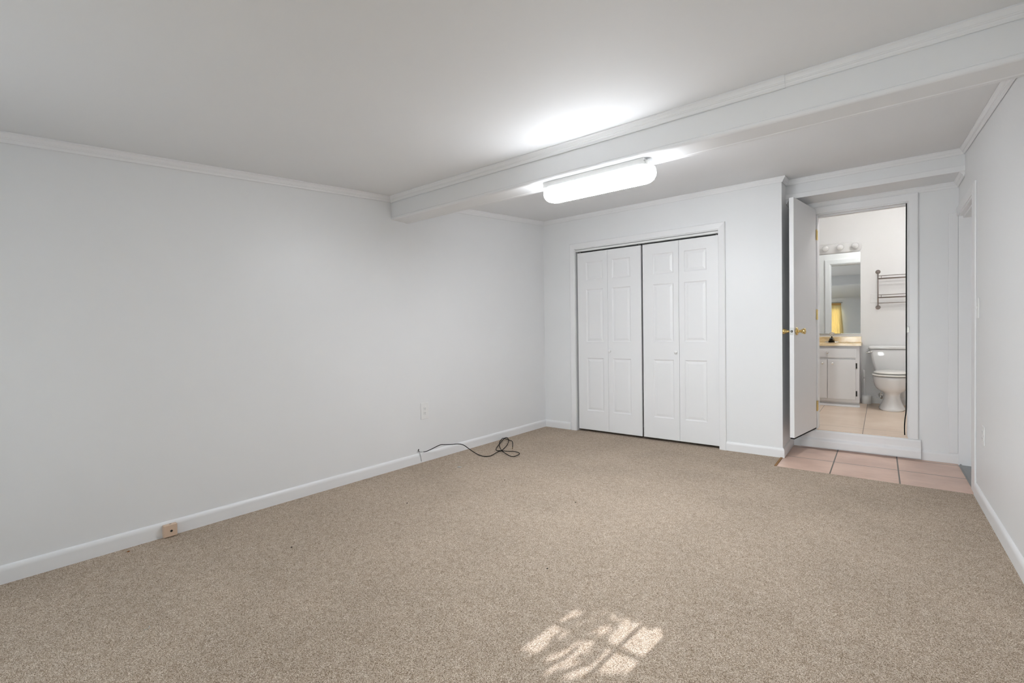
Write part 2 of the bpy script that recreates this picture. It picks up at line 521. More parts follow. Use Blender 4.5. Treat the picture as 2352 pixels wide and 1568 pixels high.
# ------------------------------------------------------------------ crown mouldings
CR = [(0, 0), (0.031, 0), (0.031, 0.007), (0.026, 0.011), (0.021, 0.019), (0.019, 0.024), (0.0165, 0.025), (0.0155, 0.030), (0.0125, 0.031), (0.0095, 0.037), (0.0085, 0.045), (0.0065, 0.047), (0.0022, 0.047), (0.0022, 0.034), (0, 0.033)]
def crown(name, p0, p1, out, label, m0=0, m1=0, prof=CR):
    bm = BM(); sweep(bm, prof, p0, p1, out, (0, 0, -1), m0, m1)
    return struct(name, bm, TRIM, label, 'crown moulding')
def cz(x, y): return (x, y, ceil_z(y) - 0.0005)
crown('trim_crown_left_near', cz(LX, BY), cz(LX, BEAM0), (1, 0, 0), 'white crown moulding on the left wall in front of the beam')
crown('trim_crown_left_far', cz(LX, BEAM1), cz(LX, CY), (1, 0, 0), 'white crown moulding on the left wall beyond the beam', 0, -1)
crown('trim_crown_closet', cz(LX, CY), cz(CX, CY), (0, -1, 0), 'white crown moulding above the closet doors', 1, 1)
crown('trim_crown_return', cz(CX, CY), cz(CX, SOFY), (1, 0, 0), 'short white crown moulding on the closet corner return', -1, -1)
crown('trim_crown_soffit', cz(CX, SOFY), cz(RX, SOFY), (0, -1, 0), 'white crown moulding along the top of the soffit', 1, -1)
crown('trim_crown_right_far', cz(RX, BEAM1), cz(RX, SOFY), (-1, 0, 0), 'white crown moulding on the right wall beyond the beam', 0, -1)
crown('trim_crown_right_near', cz(RX, BY), cz(RX, BEAM0), (-1, 0, 0), 'white crown moulding on the right wall in front of the beam')
CR2 = [(u + 0.004 if u > 0.003 else u, v * 1.04) for u, v in CR]
crown('trim_crown_beam_left', (LX, BEAM0, 2.2625), (-0.338, BEAM0, 2.2625), (0, -1, 0), 'long white crown moulding on the beam left of the joint', prof=CR2)
crown('trim_crown_beam_right', (-0.338, BEAM0, 2.2625), (RX, BEAM0, 2.2625), (0, -1, 0), 'white crown moulding on the beam right of the joint', prof=[(u * 0.9, v * 0.98) for u, v in CR])
crown('trim_crown_recess', (CX, RY, SOFZ), (RX, RY, SOFZ), (0, -1, 0), 'white crown moulding under the soffit above the bathroom door', 1, -1)
crown('trim_crown_recess_right', (RX, SOFY, SOFZ), (RX, RY, SOFZ), (-1, 0, 0), 'short white crown moulding under the soffit at the right wall', 0, -1)
crown('trim_crown_recess_left', (CX, SOFY, SOFZ), (CX, RY, SOFZ), (1, 0, 0), 'short white crown moulding under the soffit at the closet return', 0, -1)
crown('trim_crown_back', cz(LX, BY), cz(RX, BY), (0, 1, 0), 'white crown moulding on the wall behind the viewer', 1, -1)

# ------------------------------------------------------------------ baseboards
BH = 0.084
BB = [(0, 0), (0.014, 0)] + [(0.014 * math.cos(math.pi / 2 * k / 9), BH - 0.026 + 0.026 * math.sin(math.pi / 2 * k / 9)) for k in range(10)]
def base(name, p0, p1, out, label, m0=0, m1=0, h=None):
    prof = [(u, v) for u, v in BB]
    bm = BM(); sweep(bm, prof, p0, p1, out, (0, 0, 1), m0, m1)
    return struct(name, bm, TRIM, label, 'baseboard')
base('baseboard_left', (LX, BY, 0), (LX, CY, 0), (1, 0, 0), 'white baseboard along the long left wall', 1, -1)
base('baseboard_closet_left', (LX, CY, 0), (-2.836, CY, 0), (0, -1, 0), 'short white baseboard left of the closet doors', 1, 0)
base('baseboard_closet_right', (-1.140, CY, 0), (CX, CY, 0), (0, -1, 0), 'white baseboard right of the closet doors', 0, 1)
base('baseboard_closet_return', (CX, CY, 0), (CX, RY, 0), (1, 0, 0), 'white baseboard on the closet corner return beside the tiles', -1, -1)
base('baseboard_recess_left', (CX, RY, 0), (-0.606, RY, 0), (0, -1, 0), 'tiny white baseboard left of the bathroom step', 1, 0)
base('baseboard_recess_right', (0.274, RY, 0), (RX, RY, 0), (0, -1, 0), 'white baseboard right of the bathroom step', 0, 0)
base('baseboard_right', (RX, BY, 0), (RX, 4.362, 0), (-1, 0, 0), 'white baseboard along the right wall', 1, 0)
base('baseboard_back', (LX, BY, 0), (-0.29, BY, 0), (0, 1, 0), 'white baseboard behind the viewer', 1, 0)
base('baseboard_bathroom', (-0.20, MY, BZ), (0.87, MY, BZ), (0, -1, 0), 'white bathroom baseboard behind the toilet', 0, 0)

# ------------------------------------------------------------------ bathroom step, doorway trim
prof = [(0, 0.014), (0.045, 0.014), (0.045, 0.070), (0.042, 0.080), (0.036, 0.088), (0.030, 0.096), (0.028, 0.104), (0.028, 0.155), (0.024, 0.166), (0.010, 0.171), (0, 0.171)]
bm = BM(); sweep(bm, prof, (-0.602, RY, 0), (0.270, RY, 0), (0, -1, 0), (0, 0, 1))
struct('trim_step', bm, TRIM, 'white moulded step board below the bathroom doorway', 'step')

CAS = 0.018
def casing_profile(w):
    return [(0, 0), (0, 0.010), (0.006, 0.013), (0.014, 0.014), (w * 0.55, 0.016), (w - 0.008, CAS), (w - 0.002, 0.016), (w, 0.012), (w, 0)]
def casing(bm, x0, x1, z0, z1, w, y, s=-1):
    """Mitred door casing on a wall facing s*Y around an opening (x0..x1, top z1)."""
    pr = casing_profile(w)
    def ring(f): return [bm.verts.new(f(a, b)) for a, b in pr]
    rings = [ring(lambda a, b: (x0 - a, y + s * b, z0)), ring(lambda a, b: (x0 - a, y + s * b, z1 + a)),
             ring(lambda a, b: (x1 + a, y + s * b, z1 + a)), ring(lambda a, b: (x1 + a, y + s * b, z0))]
    n = len(pr)
    for A, B in zip(rings, rings[1:]):
        for i in range(n): bm.faces.new((A[i], B[i], B[(i + 1) % n], A[(i + 1) % n]))
    bm.faces.new(rings[0][::-1]); bm.faces.new(rings[-1])

# bathroom door frame: casing both sides, jamb lining, weather strip, strike plate
fr = thing('trim_bathroom_doorway', 'white casing and jamb of the bathroom doorway', 'door frame', (0, RY, BZ), kind='structure')
bm = BM(); casing(bm, OX0 - 0.005, OX1 + 0.004, 0.172, OZ, 0.062, RY)
obj('casing', bm, TRIM, fr)
bm = BM(); casing(bm, OX0 - 0.005, OX1 + 0.004, BZ, OZ, 0.075, RB + 0.03, 1)
obj('casing', bm, TRIM, fr)
bm = BM()
box(bm, OX0 - 0.002, OX0 + 0.012, RY + 0.0, RB + 0.03, BZ, OZ)
box(bm, OX1 - 0.006, OX1 + 0.002, RY + 0.0, RB + 0.03, BZ, OZ)
box(bm, OX0, OX1, RY + 0.0, RB + 0.03, OZ - 0.012, OZ + 0.002)
box(bm, OX0, OX1, RY + 0.045, RY + 0.08, OZ - 0.024, OZ - 0.01)
obj('jamb', bm, TRIM, fr, bevel=0.0015)
bm = BM()
xs_ = OX1 - 0.0125
tube(bm, catmull([(xs_ + 0.001, RY + 0.012, 2.195), (xs_, RY + 0.012, 1.7), (xs_, RY + 0.012, 1.0), (xs_, RY + 0.012, 0.50), (xs_ - 0.002, RY + 0.012, 0.40), (xs_ - 0.009, RY + 0.011, 0.33), (xs_ - 0.012, RY + 0.010, 0.26), (xs_ - 0.011, RY + 0.010, 0.195)], 6), 0.0042, 8)
o = obj('weather_or_gap_strip', bm, RUBBER, fr, smooth=True); o['label'] = 'black rubber weather strip curling loose at the bottom'
bm = BM(); box(bm, OX1 - 0.009, OX1 - 0.005, RY - 0.004, RY + 0.028, 1.075, 1.145); box(bm, OX1 - 0.006, OX1 + 0.006, RY - 0.014, RY, 1.085, 1.135)
o = obj('strike_plate', bm, STEEL, fr, bevel=0.001); o['label'] = 'small metal strike plate'

# bathroom door leaf, standing open into the room
HX, HY = -0.477, 5.263
ang = math.atan2(-0.632, -0.102)
dr = thing('door_1', 'plain flat white bathroom door standing open with brass knobs', 'door', (HX, HY, BZ), ang, kind='structure')
LW, LT = 0.640, 0.035
bm = BM(); box(bm, 0.0, LW, -LT, 0.0, 0.016, 2.066)
obj('leaf', bm, DOOR, dr, local=True, bevel=0.0015)
bm = BM(); box(bm, 0.004, LW - 0.002, -LT + 0.004, -0.001, 0.005, 0.0165)  # black strip along the underside of the leaf
o = obj('door_bottom_strip', bm, RUBBER, dr, local=True); o['label'] = 'thin black strip under the door'
KZ = 1.108 - BZ
def knob_profile():
    return [(0.0, 0.0), (0.033, 0.0), (0.0335, 0.004), (0.030, 0.009), (0.020, 0.013), (0.0125, 0.017), (0.0105, 0.024), (0.0115, 0.031), (0.016, 0.040), (0.021, 0.050), (0.0245, 0.058), (0.0250, 0.063), (0.0225, 0.068), (0.014, 0.070), (0.010, 0.069), (0.0085, 0.072), (0.0, 0.073)]
for s, y in ((1, 0.0), (-1, -LT)):
    bm = BM(); lathe(bm, knob_profile(), (LW - 0.062, y, KZ), (0, s, 0), 28)
    o = obj('knob', bm, BRASS, dr, local=True, smooth=True); o['label'] = 'polished brass door knob'
bm = BM(); box(bm, LW - 0.0005, LW + 0.0014, -LT + 0.005, -0.005, KZ - 0.030, KZ + 0.030)
lp = obj('latch_plate', bm, STEEL, dr, local=True, bevel=0.0006)
lp['label'] = 'dull steel latch plate on the door edge'
bm = BM(); lathe(bm, [(0.0, 0), (0.010, 0), (0.010, 0.0015), (0.0085, 0.002), (0.0, 0.002)], (LW + 0.001, -LT / 2, KZ), (1, 0, 0), 18)
lr = obj('latch_hole', bm, DARK, lp, local=True)
bm = BM(); lathe(bm, [(0.0, 0), (0.0058, 0), (0.0052, 0.006), (0.0, 0.007)], (LW + 0.001, -LT / 2, KZ), (1, 0, 0), 14)
obj('latch_bolt', bm, STEEL, lp, local=True, smooth=True)
for hz in (2.010 - BZ, 1.262 - BZ, 0.40 - BZ):
    bm = BM()
    lathe(bm, [(0.0, -0.05), (0.006, -0.048), (0.006, 0.048), (0.0, 0.05)], (0.0, 0.006, hz), (0, 0, 1), 12)
    box(bm, -0.003, 0.0, -LT + 0.002, 0.004, hz - 0.045, hz + 0.045)
    o = obj('hinge', bm, BRASS, dr, local=True); o['label'] = 'brass butt hinge'
# fixed hinge leaves on the jamb (seen in the mirror)
for hz in (2.010, 1.262, 0.40):
    bm = BM(); box(bm, OX0 + 0.0118, OX0 + 0.0138, RY + 0.004, RY + 0.042, hz - 0.045, hz + 0.045)
    o = obj('hinge_plate', bm, BRASS, fr, bevel=0.0008); o['label'] = 'brass hinge plate on the jamb'

# ------------------------------------------------------------------ side doorway in the right wall
sd = thing('trim_side_doorway', 'white casing and jamb of the side doorway in the right wall', 'door frame', (RX, DY0, 0), kind='structure')
bm = BM()
box(bm, RX - 0.010, RX, DY0 - 0.135, DY0 + 0.002, 0, DH + 0.065)
obj('casing', bm, TRIM, sd, bevel=0.003)
bm = BM(); prism(bm, [(DY0 - 0.07, DH + 0.067), (DY0 + 0.0, DH), (RY - 0.002, DH), (RY - 0.002, DH + 0.067)], 'x', RX - 0.012, RX)
obj('casing', bm, TRIM, sd, bevel=0.002)
bm = BM(); box(bm, RX - 0.062, RX - 0.002, RY - 0.009, RY, BH - 0.002, DH + 0.03)
obj('casing', bm, TRIM, sd, bevel=0.004)
bm = BM()
box(bm, RX - 0.006, RX + 0.118, DY1 - 0.012, DY1 + 0.002, 0.0, DH)
box(bm, RX - 0.006, RX + 0.118, DY0 - 0.002, DY0 + 0.012, 0.0, DH)
box(bm, RX - 0.006, RX + 0.118, DY0, DY1, DH - 0.014, DH + 0.002)
box(bm, RX + 0.020, RX + 0.118, DY0 + 0.012, DY1 - 0.012, DH - 0.030, DH - 0.014)
obj('jamb', bm, TRIM, sd, bevel=0.002)
bm = BM(); box(bm, RX + 0.004, RX + 0.012, DY0 + 0.0122, DY0 + 0.018, 0.02, DH - 0.015)  # black strip drawn in for the shaded gap behind the near casing
o = obj('weather_or_gap_strip', bm, RUBBER, sd); o['label'] = 'thin dark strip standing for the shaded gap at the near jamb'
bm = BM(); box(bm, RX - 0.004, RX + 0.20, DY0 + 0.012, DY1 - 0.012, -0.002, 0.006)
box(bm, RX + 0.002, RX + 0.012, DY0 + 0.012, DY1 - 0.012, 0.006, 0.014)
o = obj('sill', bm, CONC, sd, bevel=0.0015); o['label'] = 'grey threshold sill'
d2 = thing('door_2', 'flat white closed door set back in the side doorway', 'door', (RX + 0.10, DY0, 0), kind='structure')
bm = BM(); box(bm, RX + 0.085, RX + 0.117, DY0 + 0.014, DY1 - 0.014, 0.010, DH - 0.032)
obj('leaf', bm, DOOR, d2, bevel=0.0015)
bm = BM(); lathe(bm, [(r_, h) for r_, h in knob_profile()], (RX + 0.085, DY0 + 0.08, 0.95), (-1, 0, 0), 20)
obj('knob', bm, BRASS, d2, smooth=True)

# ------------------------------------------------------------------ closet: casing, track, bifold doors
fr = thing('trim_closet_doorway', 'white casing and overhead track of the closet doorway', 'door frame', ((COX0 + COX1) / 2, CY, 0), kind='structure')
bm = BM(); casing(bm, COX0 + 0.010, COX1 - 0.006, 0, COH + 0.002, 0.062, CY)
obj('casing', bm, TRIM, fr)
bm = BM()
box(bm, COX0, COX0 + 0.014, CY + 0.001, CY + 0.09, 0, COH); box(bm, COX1 - 0.002, COX1, CY + 0.001, CY + 0.09, 0, COH)
box(bm, COX0, COX1, CY + 0.001, CY + 0.09, COH - 0.006, COH)
obj('jamb', bm, TRIM, fr)
bm = BM()
for a, b in ((0.006, 0.010), (0.036, 0.040)): box(bm, COX0 + 0.016, COX1 - 0.003, CY + a, CY + b, 2.044, 2.068)
box(bm, COX0 + 0.016, COX1 - 0.003, CY + 0.006, CY + 0.040, 2.064, 2.069)
o = obj('track', bm, PLASTIC, fr); o['label'] = 'pale metal door track'
for px_ in (-2.70, -1.995, -1.925, -1.225):
    bm = BM(); lathe(bm, [(0.0, 0), (0.004, 0), (0.004, 0.03), (0, 0.03)], (px_, CY + 0.022, 2.026), (0, 0, 1), 10)
    obj('pivot_pin', bm, STEEL, fr)
bm = BM(); box(bm, LX, CX - 0.09, CY + 0.091, RY - 0.001, 2.2, 2.24)
struct('ceiling_closet', bm, CEIL, 'closet interior ceiling hidden behind the bifold doors', 'ceiling')

def bifold_leaf(bm, w, h, pans, t=0.028):
    """Local: x 0..w, front face y=0 (towards -y), z 0..h, with raised panels pressed in."""
    xs = sorted({0.0, w, *[p[0] for p in pans], *[p[1] for p in pans]})
    zs = sorted({0.0, h, *[p[2] for p in pans], *[p[3] for p in pans]})
    vg = {}
    def V(x, y, z):
        k = (round(x, 5), round(y, 5), round(z, 5))
        if k not in vg: vg[k] = bm.verts.new((x, y, z))
        return vg[k]
    for i in range(len(xs) - 1):
        for j in range(len(zs) - 1):
            xa, xb, za, zb = xs[i], xs[i + 1], zs[j], zs[j + 1]
            hit = [p for p in pans if p[0] - 1e-6 <= xa and xb <= p[1] + 1e-6 and p[2] - 1e-6 <= za and zb <= p[3] + 1e-6]
            if hit: continue
            bm.faces.new((V(xa, 0, za), V(xb, 0, za), V(xb, 0, zb), V(xa, 0, zb)))
    for x0, x1, z0, z1 in pans:
        rings = []
        for ins, d in ((0, 0), (0.004, 0.0035), (0.010, 0.0065), (0.014, 0.007), (0.036, 0.0025), (0.039, 0.0022)):
            rings.append([V(x0 + ins, d, z0 + ins), V(x1 - ins, d, z0 + ins), V(x1 - ins, d, z1 - ins), V(x0 + ins, d, z1 - ins)])
        for A, B in zip(rings, rings[1:]):
            for k in range(4): bm.faces.new((A[k], A[(k + 1) % 4], B[(k + 1) % 4], B[k]))
        bm.faces.new(rings[-1])
    B = [bm.verts.new(p) for p in ((0, t, 0), (w, t, 0), (w, t, h), (0, t, h))]
    bm.faces.new(B[::-1])
    bx = [x for x in xs]; bz = [z for z in zs]
    bm.faces.new([V(x, 0, 0) for x in bx][::-1] + [B[0], B[1]])
    bm.faces.new([V(x, 0, h) for x in bx] + [B[2], B[3]])
    bm.faces.new([V(0, 0, z) for z in bz] + [B[3], B[0]])
    bm.faces.new([V(w, 0, z) for z in bz][::-1] + [B[1], B[2]])

LZ0, LZ1 = 0.026, 2.026
PZ = [(0.241, 0.836), (1.018, 1.608), (1.709, 1.916)]
def bifold(name, label, xa, xm, xb, knob_x):
    root = thing(name, label, 'closet door', ((xa + xb) / 2, CY + 0.012, LZ0), kind='structure')
    for x0, x1, side in ((xa, xm - 0.0012, 'L'), (xm + 0.0012, xb, 'R')):
        w = x1 - x0
        a = 0.108 if side == 'L' else 0.052
        pans = [(a, a + 0.212, z0 - LZ0, z1 - LZ0) for z0, z1 in PZ]
        bm = BM(); bifold_leaf(bm, w, LZ1 - LZ0, pans)
        bmesh.ops.translate(bm, verts=bm.verts, vec=(x0, CY + 0.010, LZ0))
        lf = obj('leaf', bm, DOOR, root)
        if x0 <= knob_x <= x1:
            bm = BM(); lathe(bm, [(0.0, 0), (0.009, 0), (0.0075, 0.006), (0.0075, 0.011), (0.013, 0.016), (0.0165, 0.022), (0.016, 0.028), (0.011, 0.032), (0.0, 0.0335)], (knob_x, CY + 0.010, 0.917), (0, -1, 0), 20)
            obj('knob', bm, PLASTIC, lf, smooth=True)
    return root
bifold('door_3', 'left pair of white six-panel bifold closet leaves', -2.727, -2.353, -1.970, -2.327)
bifold('door_4', 'right pair of white six-panel bifold closet leaves beside the casing', -1.951, -1.577, -1.202, -1.607)

# ------------------------------------------------------------------ fluorescent light under the beam
fl = thing('fluorescent_light', 'lit white fluorescent fixture with rounded diffuser under the beam', 'ceiling light', (-1.345, 2.548, BEAMZ))
bm = BM(); box(bm, -1.688, -1.016, 2.490, 2.606, 2.036, BEAMZ)
obj('housing', bm, PLASTIC, fl, bevel=0.004)
def stadium(cx, cy, hl, r, z, n=14):
    pts = []
    for k in range(n + 1):
        a = -math.pi / 2 + math.pi * k / n
        pts.append((cx + hl - r + r * math.cos(a), cy + r * math.sin(a), z))
    for k in range(n + 1):
        a = math.pi / 2 + math.pi * k / n
        pts.append((cx - hl + r + r * math.cos(a), cy + r * math.sin(a), z))
    return pts
bm = BM()
rings = []
for z, g in ((2.040, -0.012), (2.034, -0.004), (2.022, 0.0), (2.005, 0.002), (1.988, -0.001), (1.973, -0.010), (1.963, -0.022), (1.957, -0.038), (1.955, -0.055)):
    rings.append(stadium(-1.340, 2.548, 0.362 + g, 0.078 + g, z))
loft(bm, rings)
o = obj('diffuser', bm, LENS, fl, smooth=True)
o.data.materials.append(LENS_SIDE)          # glow set lower on front, ends and shoulder to tame nearby hot spots
o.data.materials.append(LENS_TOP)
for p_ in o.data.polygons: p_.material_index = 2 if p_.normal.z > 0.4 else 1 if (p_.normal.z > -0.6 and (p_.normal.y < -0.3 or abs(p_.normal.x) > 0.5)) else 0
o['label'] = 'glowing white wrap-around diffuser'
bm = BM(); box(bm, -1.016, -0.992, 2.500, 2.540, 2.030, 2.062)
obj('end_clip', bm, PLASTIC, fl, bevel=0.003)
bm = BM(); lathe(bm, [(0, 0), (0.004, 0), (0.004, 0.006), (0, 0.006)], (-1.014, 2.4895, 2.055), (0, -1, 0), 10)
o = obj('screw', bm, STEEL, fl); o['label'] = 'small grey screw head'

# ------------------------------------------------------------------ outlets and plates
def duplex(parent, face, mat=PLASTIC):
    """face(u, v, d) -> world point; u across, v up, d out of the wall."""
    def slab(u0, u1, v0, v1, d0, d1):
        bm = BM()
        v = [bm.verts.new(face(u, w, d)) for u in (u0, u1) for w in (v0, v1) for d in (d0, d1)]
        for f in ((0, 1, 3, 2), (4, 6, 7, 5), (0, 4, 5, 1), (2, 3, 7, 6), (0, 2, 6, 4), (1, 5, 7, 3)): bm.faces.new([v[i] for i in f])
        return bm
    return slab
def outlet(name, label, loc, face, w, h, group=None):
    t = thing(name, label, 'outlet', loc)
    slab = duplex(t, face)
    obj('cover_plate', slab(-w / 2, w / 2, -h / 2, h / 2, 0, 0.006), PLASTIC, t, bevel=0.003)
    for v in (0.0195, -0.0195):
        rc = obj('receptacle', slab(-0.0165, 0.0165, v - 0.0145, v + 0.0145, 0.005, 0.008), PLASTIC, t, bevel=0.002)
        bm = BM()
        for u, hh in ((-0.0065, 0.0045), (0.0065, 0.0038)):
            b2 = slab(u - 0.0011, u + 0.0011, v + 0.003 - hh, v + 0.003 + hh, 0.0078, 0.0083)
            me = bpy.data.meshes.new('tmp'); b2.to_mesh(me); b2.free(); bm.from_mesh(me); bpy.data.meshes.remove(me)
        b2 = slab(-0.0022, 0.0022, v - 0.0105, v - 0.006, 0.0078, 0.0083)
        me = bpy.data.meshes.new('tmp'); b2.to_mesh(me); b2.free(); bm.from_mesh(me); bpy.data.meshes.remove(me)
        o = obj('slots', bm, DARK, rc); o['label'] = 'dark plug slots'
    return t
outlet('wall_outlet', 'white duplex outlet low on the long left wall', (LX, 2.790, 0.448), lambda u, v, d: (LX + d, 2.790 + u, 0.448 + v), 0.090, 0.145)
outlet('wall_outlet', 'white duplex outlet low on the right wall near the side doorway', (RX, 4.07, 0.450), lambda u, v, d: (RX - d, 4.07 - u, 0.450 + v), 0.076, 0.118)
def switch(name, label, loc, face, w, h, cat='light switch'):
    t = thing(name, label, cat, loc)
    slab = duplex(t, face)
    obj('cover_plate', slab(-w / 2, w / 2, -h / 2, h / 2, 0, 0.006), PLASTIC, t, bevel=0.003)
    obj('toggle', slab(-0.004, 0.004, -0.008, 0.012, 0.005, 0.016), PLASTIC, t, bevel=0.0015)
    return t
switch('light_switch', 'white light switch on the right wall beside the side doorway casing', (RX, 4.285, 1.245), lambda u, v, d: (RX - d, 4.285 - u, 1.245 + v), 0.074, 0.135)
t = switch('light_switch', 'white switch plate on the bathroom wall half behind the towel rack', (-0.064, MY, 1.510), lambda u, v, d: (-0.064 + u, MY - d, 1.510 + v), 0.076, 0.118)

# beige surface jack on the baseboard
jk = thing('phone_jack', 'small beige surface box on the left baseboard with a round hole', 'phone jack', (-3.171, 0.875, 0))
bm = BM(); box(bm, -3.171, -3.142, 0.842, 0.907, 0.004, 0.072)
obj('box', bm, BEIGE, jk, bevel=0.004, seg=3)
bm = BM(); lathe(bm, [(0, 0), (0.0062, 0), (0.0062, 0.0012), (0, 0.0012)], (-3.1425, 0.878, 0.036), (1, 0, 0), 18)
o = obj('hole', bm, DARK, jk); o['label'] = 'dark round hole'
bm = BM(); box(bm, -3.159, -3.154, 0.872, 0.882, 0.0715, 0.0726)
o = obj('slot', bm, DARK, jk); o['label'] = 'dark slot in the top'

# ------------------------------------------------------------------ black coax cord from the wall hole
hole = on_x(961.5, 1033, LX)
cd = thing('coaxial_cable', 'thin black cable leaving the left wall and coiled on the carpet', 'cable', (LX, hole.y, hole.z))
pts = [on_x(963.5, 1036.5, LX + 0.001), on_x(970, 1037.2, LX + 0.015), on_x(978, 1036.6, LX + 0.03), on_x(988, 1032.6, LX + 0.05), on_x(1000, 1026.5, LX + 0.075),
       on_x(1012, 1021.2, LX + 0.10), on_x(1022, 1020.9, LX + 0.12), on_x(1036, 1020.4, LX + 0.15), on_x(1050, 1019.2, LX + 0.18), on_x(1060, 1020.2, LX + 0.20),
       on_x(1068, 1023.6, LX + 0.215), on_x(1078, 1031.0, LX + 0.20), on_x(1089, 1038.4, LX + 0.19), on_z(1100, 1044.4, 0.006), on_z(1110, 1047.3, 0.006)]
loop = [(0, 1290), (150, 1265), (300, 1190), (450, 1100), (600, 1030), (720, 990), (850, 880), (980, 740), (1060, 590), (1080, 480), (1050, 370), (970, 320), (880, 350), (760, 470), (640, 620), (540, 740), (450, 880), (440, 950), (500, 1000), (720, 1005), (1000, 1030), (1300, 1040), (1500, 1070), (1620, 1120), (1640, 1160), (1560, 1220), (1400, 1290), (1280, 1300), (1120, 1260), (950, 1160), (800, 1060), (720, 990), (650, 860), (605, 720), (620, 560), (700, 440), (770, 365), (870, 375), (1050, 430), (1150, 470), (1250, 510), (1290, 600), (1290, 720), (1280, 830)]
for i, (a, b) in enumerate(loop):
    x, y = 1120 + a / 22.4, 990 + b / 22.4
    z = 0.005 + 0.007 * math.sin(i * 0.55) ** 2 + (0.006 if i > 20 else 0)
    p = on_z(x, y, z)
    if p.x < LX + 0.022: p = on_x(x, y, LX + 0.022)
    pts.append(p)
path = catmull(pts, 6)
for p in path: p.z = max(p.z, 0.0045)
bm = BM(); tube(bm, path[8:], 0.0036, 8)
obj('cord', bm, RUBBER, cd, smooth=True)
bm = BM(); tube(bm, path[:9], 0.0030, 8)
o = obj('cord_sleeve', bm, GREYWIRE, cd, smooth=True); o['label'] = 'pale painted first inch of the cable'
bm = BM(); a = path[-1]; b = on_z(1120 + 1270 / 22.4, 990 + 905 / 22.4, 0.006); tube(bm, [a, a.lerp(b, 0.5), b], 0.0044, 8)
o = obj('connector', bm, plain('dull_brass', (0.30, 0.20, 0.10), 0.4, 0.7), cd, smooth=True); o['label'] = 'dull brass end connector'
bm = BM()
for u, v, rr in ((961.4, 1032.4, 0.0060), (960.4, 1034.9, 0.0052), (962.3, 1036.2, 0.0050), (958.4, 1037.6, 0.0028)):
    p = on_x(u, v, LX)
    lathe(bm, [(0, 0), (rr, 0), (rr * 0.8, 0.002), (0, 0.0025)], p, (1, 0, 0), 10)
o = obj('grommet', bm, DARK, cd); o['label'] = 'ragged dark hole where the cable leaves the wall'
bm = BM(); tube(bm, catmull([on_x(961.5, 1037, LX + 0.003), on_x(964.0, 1040.5, LX + 0.016), on_x(966.0, 1047, LX + 0.017), on_x(967.3, 1054, LX + 0.017), on_x(968.4, 1059.2, LX + 0.018)], 6), 0.0022, 8)
tag(obj('telephone_wire', bm, GREYWIRE, smooth=True), 'short thin grey wire running down the left baseboard below the cable', 'wire')

# ------------------------------------------------------------------ lint on the carpet
SP = [(935, 1155, 'dark crumb on the carpet below the coiled cable, left side'), (1322, 1153, 'dark crumb in the middle of the carpet facing the closet'),
      (670, 1256, 'dark crumb on the carpet, the leftmost one'), (1159, 1102, 'dark crumb on the carpet just below the coiled cable'), (1257, 1305, 'dark crumb on the carpet above the sun patch')]
for i, (x, y, lab) in enumerate(SP):
    p = on_z(x, y, 0.003)
    rnd = random.Random(i)
    bm = BM(); bmesh.ops.create_icosphere(bm, subdivisions=1, radius=0.0042)
    for v in bm.verts: v.co = Vector((v.co.x * (1 + rnd.uniform(-.3, .4)), v.co.y * (1 + rnd.uniform(-.3, .4)), v.co.z * 0.6)) + p
    tag(obj('carpet_crumb', bm, SPECK, origin=p), lab, 'crumb', 'dark crumbs on the carpet')
p = on_z(295, 1266, 0.003)
bm = BM(); bmesh.ops.create_icosphere(bm, subdivisions=1, radius=0.006)
for v in bm.verts: v.co = Vector((v.co.x * 0.8, v.co.y * 1.3, v.co.z * 0.6)) + p
tag(obj('carpet_crumb', bm, plain('rust_crumb', (0.33, 0.14, 0.05), 0.9), origin=p), 'rust brown crumb by the left baseboard, left of the beige box', 'crumb')
tp = [on_z(x, y, 0.004) for x, y in ((330, 1446), (336, 1445), (341, 1443), (344, 1440), (342, 1437))]
bm = BM(); tube(bm, catmull(tp, 5), 0.0013, 6)
tag(obj('carpet_thread', bm, FLUFF, smooth=True, origin=tp[0]), 'short pale curled thread on the carpet near the left front', 'thread')
p = on_z(1055, 1072, 0.002)
bm = BM(); bmesh.ops.create_icosphere(bm, subdivisions=2, radius=0.017)
rnd = random.Random(9)
for v in bm.verts: v.co = Vector((v.co.x * 1.2, v.co.y, v.co.z * 0.18)) * (1 + rnd.uniform(-.15, .15)) + p
tag(obj('lint_fluff', bm, FLUFF, smooth=True, origin=p), 'pale flattened bit of fluff on the carpet in front of the cable hole', 'lint')

# ------------------------------------------------------------------ bathroom: vanity
vx0, vx1, vf = -0.835, -0.200, 6.990
vn = thing('vanity_cabinet', 'white painted vanity cabinet with drawer, two doors and round knobs', 'vanity', (-0.52, 7.25, BZ))
bm = BM(); box(bm, vx0, vx1, vf, vf + 0.018, 0.236, 0.918); box(bm, vx0, vx0 + 0.018, vf + 0.018, MY - 0.002, 0.236, 0.918); box(bm, vx1 - 0.018, vx1, vf + 0.018, MY - 0.002, 0.236, 0.918); box(bm, vx0 + 0.018, vx1 - 0.018, vf + 0.018, MY - 0.002, 0.236, 0.254)
obj('carcass', bm, CABP, vn, bevel=0.0015)
bm = BM(); box(bm, vx0, vx1 - 0.006, vf + 0.035, MY - 0.002, BZ + 0.001, 0.236)
obj('toe_kick', bm, CABP, vn)
bm = BM(); sweep(bm, [(0, 0), (0.045, 0), (0.043, 0.008), (0.030, 0.020), (0.015, 0.030), (0, 0.033)], (vx0, vf + 0.036, BZ + 0.001), (vx1 + 0.004, vf + 0.036, BZ + 0.001), (0, -1, 0), (0, 0, 1))
obj('shoe_moulding', bm, CABP, vn)
bm = BM(); box(bm, -0.802, -0.231, vf - 0.016, vf, 0.774, 0.889)
dw = obj('drawer', bm, CABP, vn, bevel=0.004, seg=3)
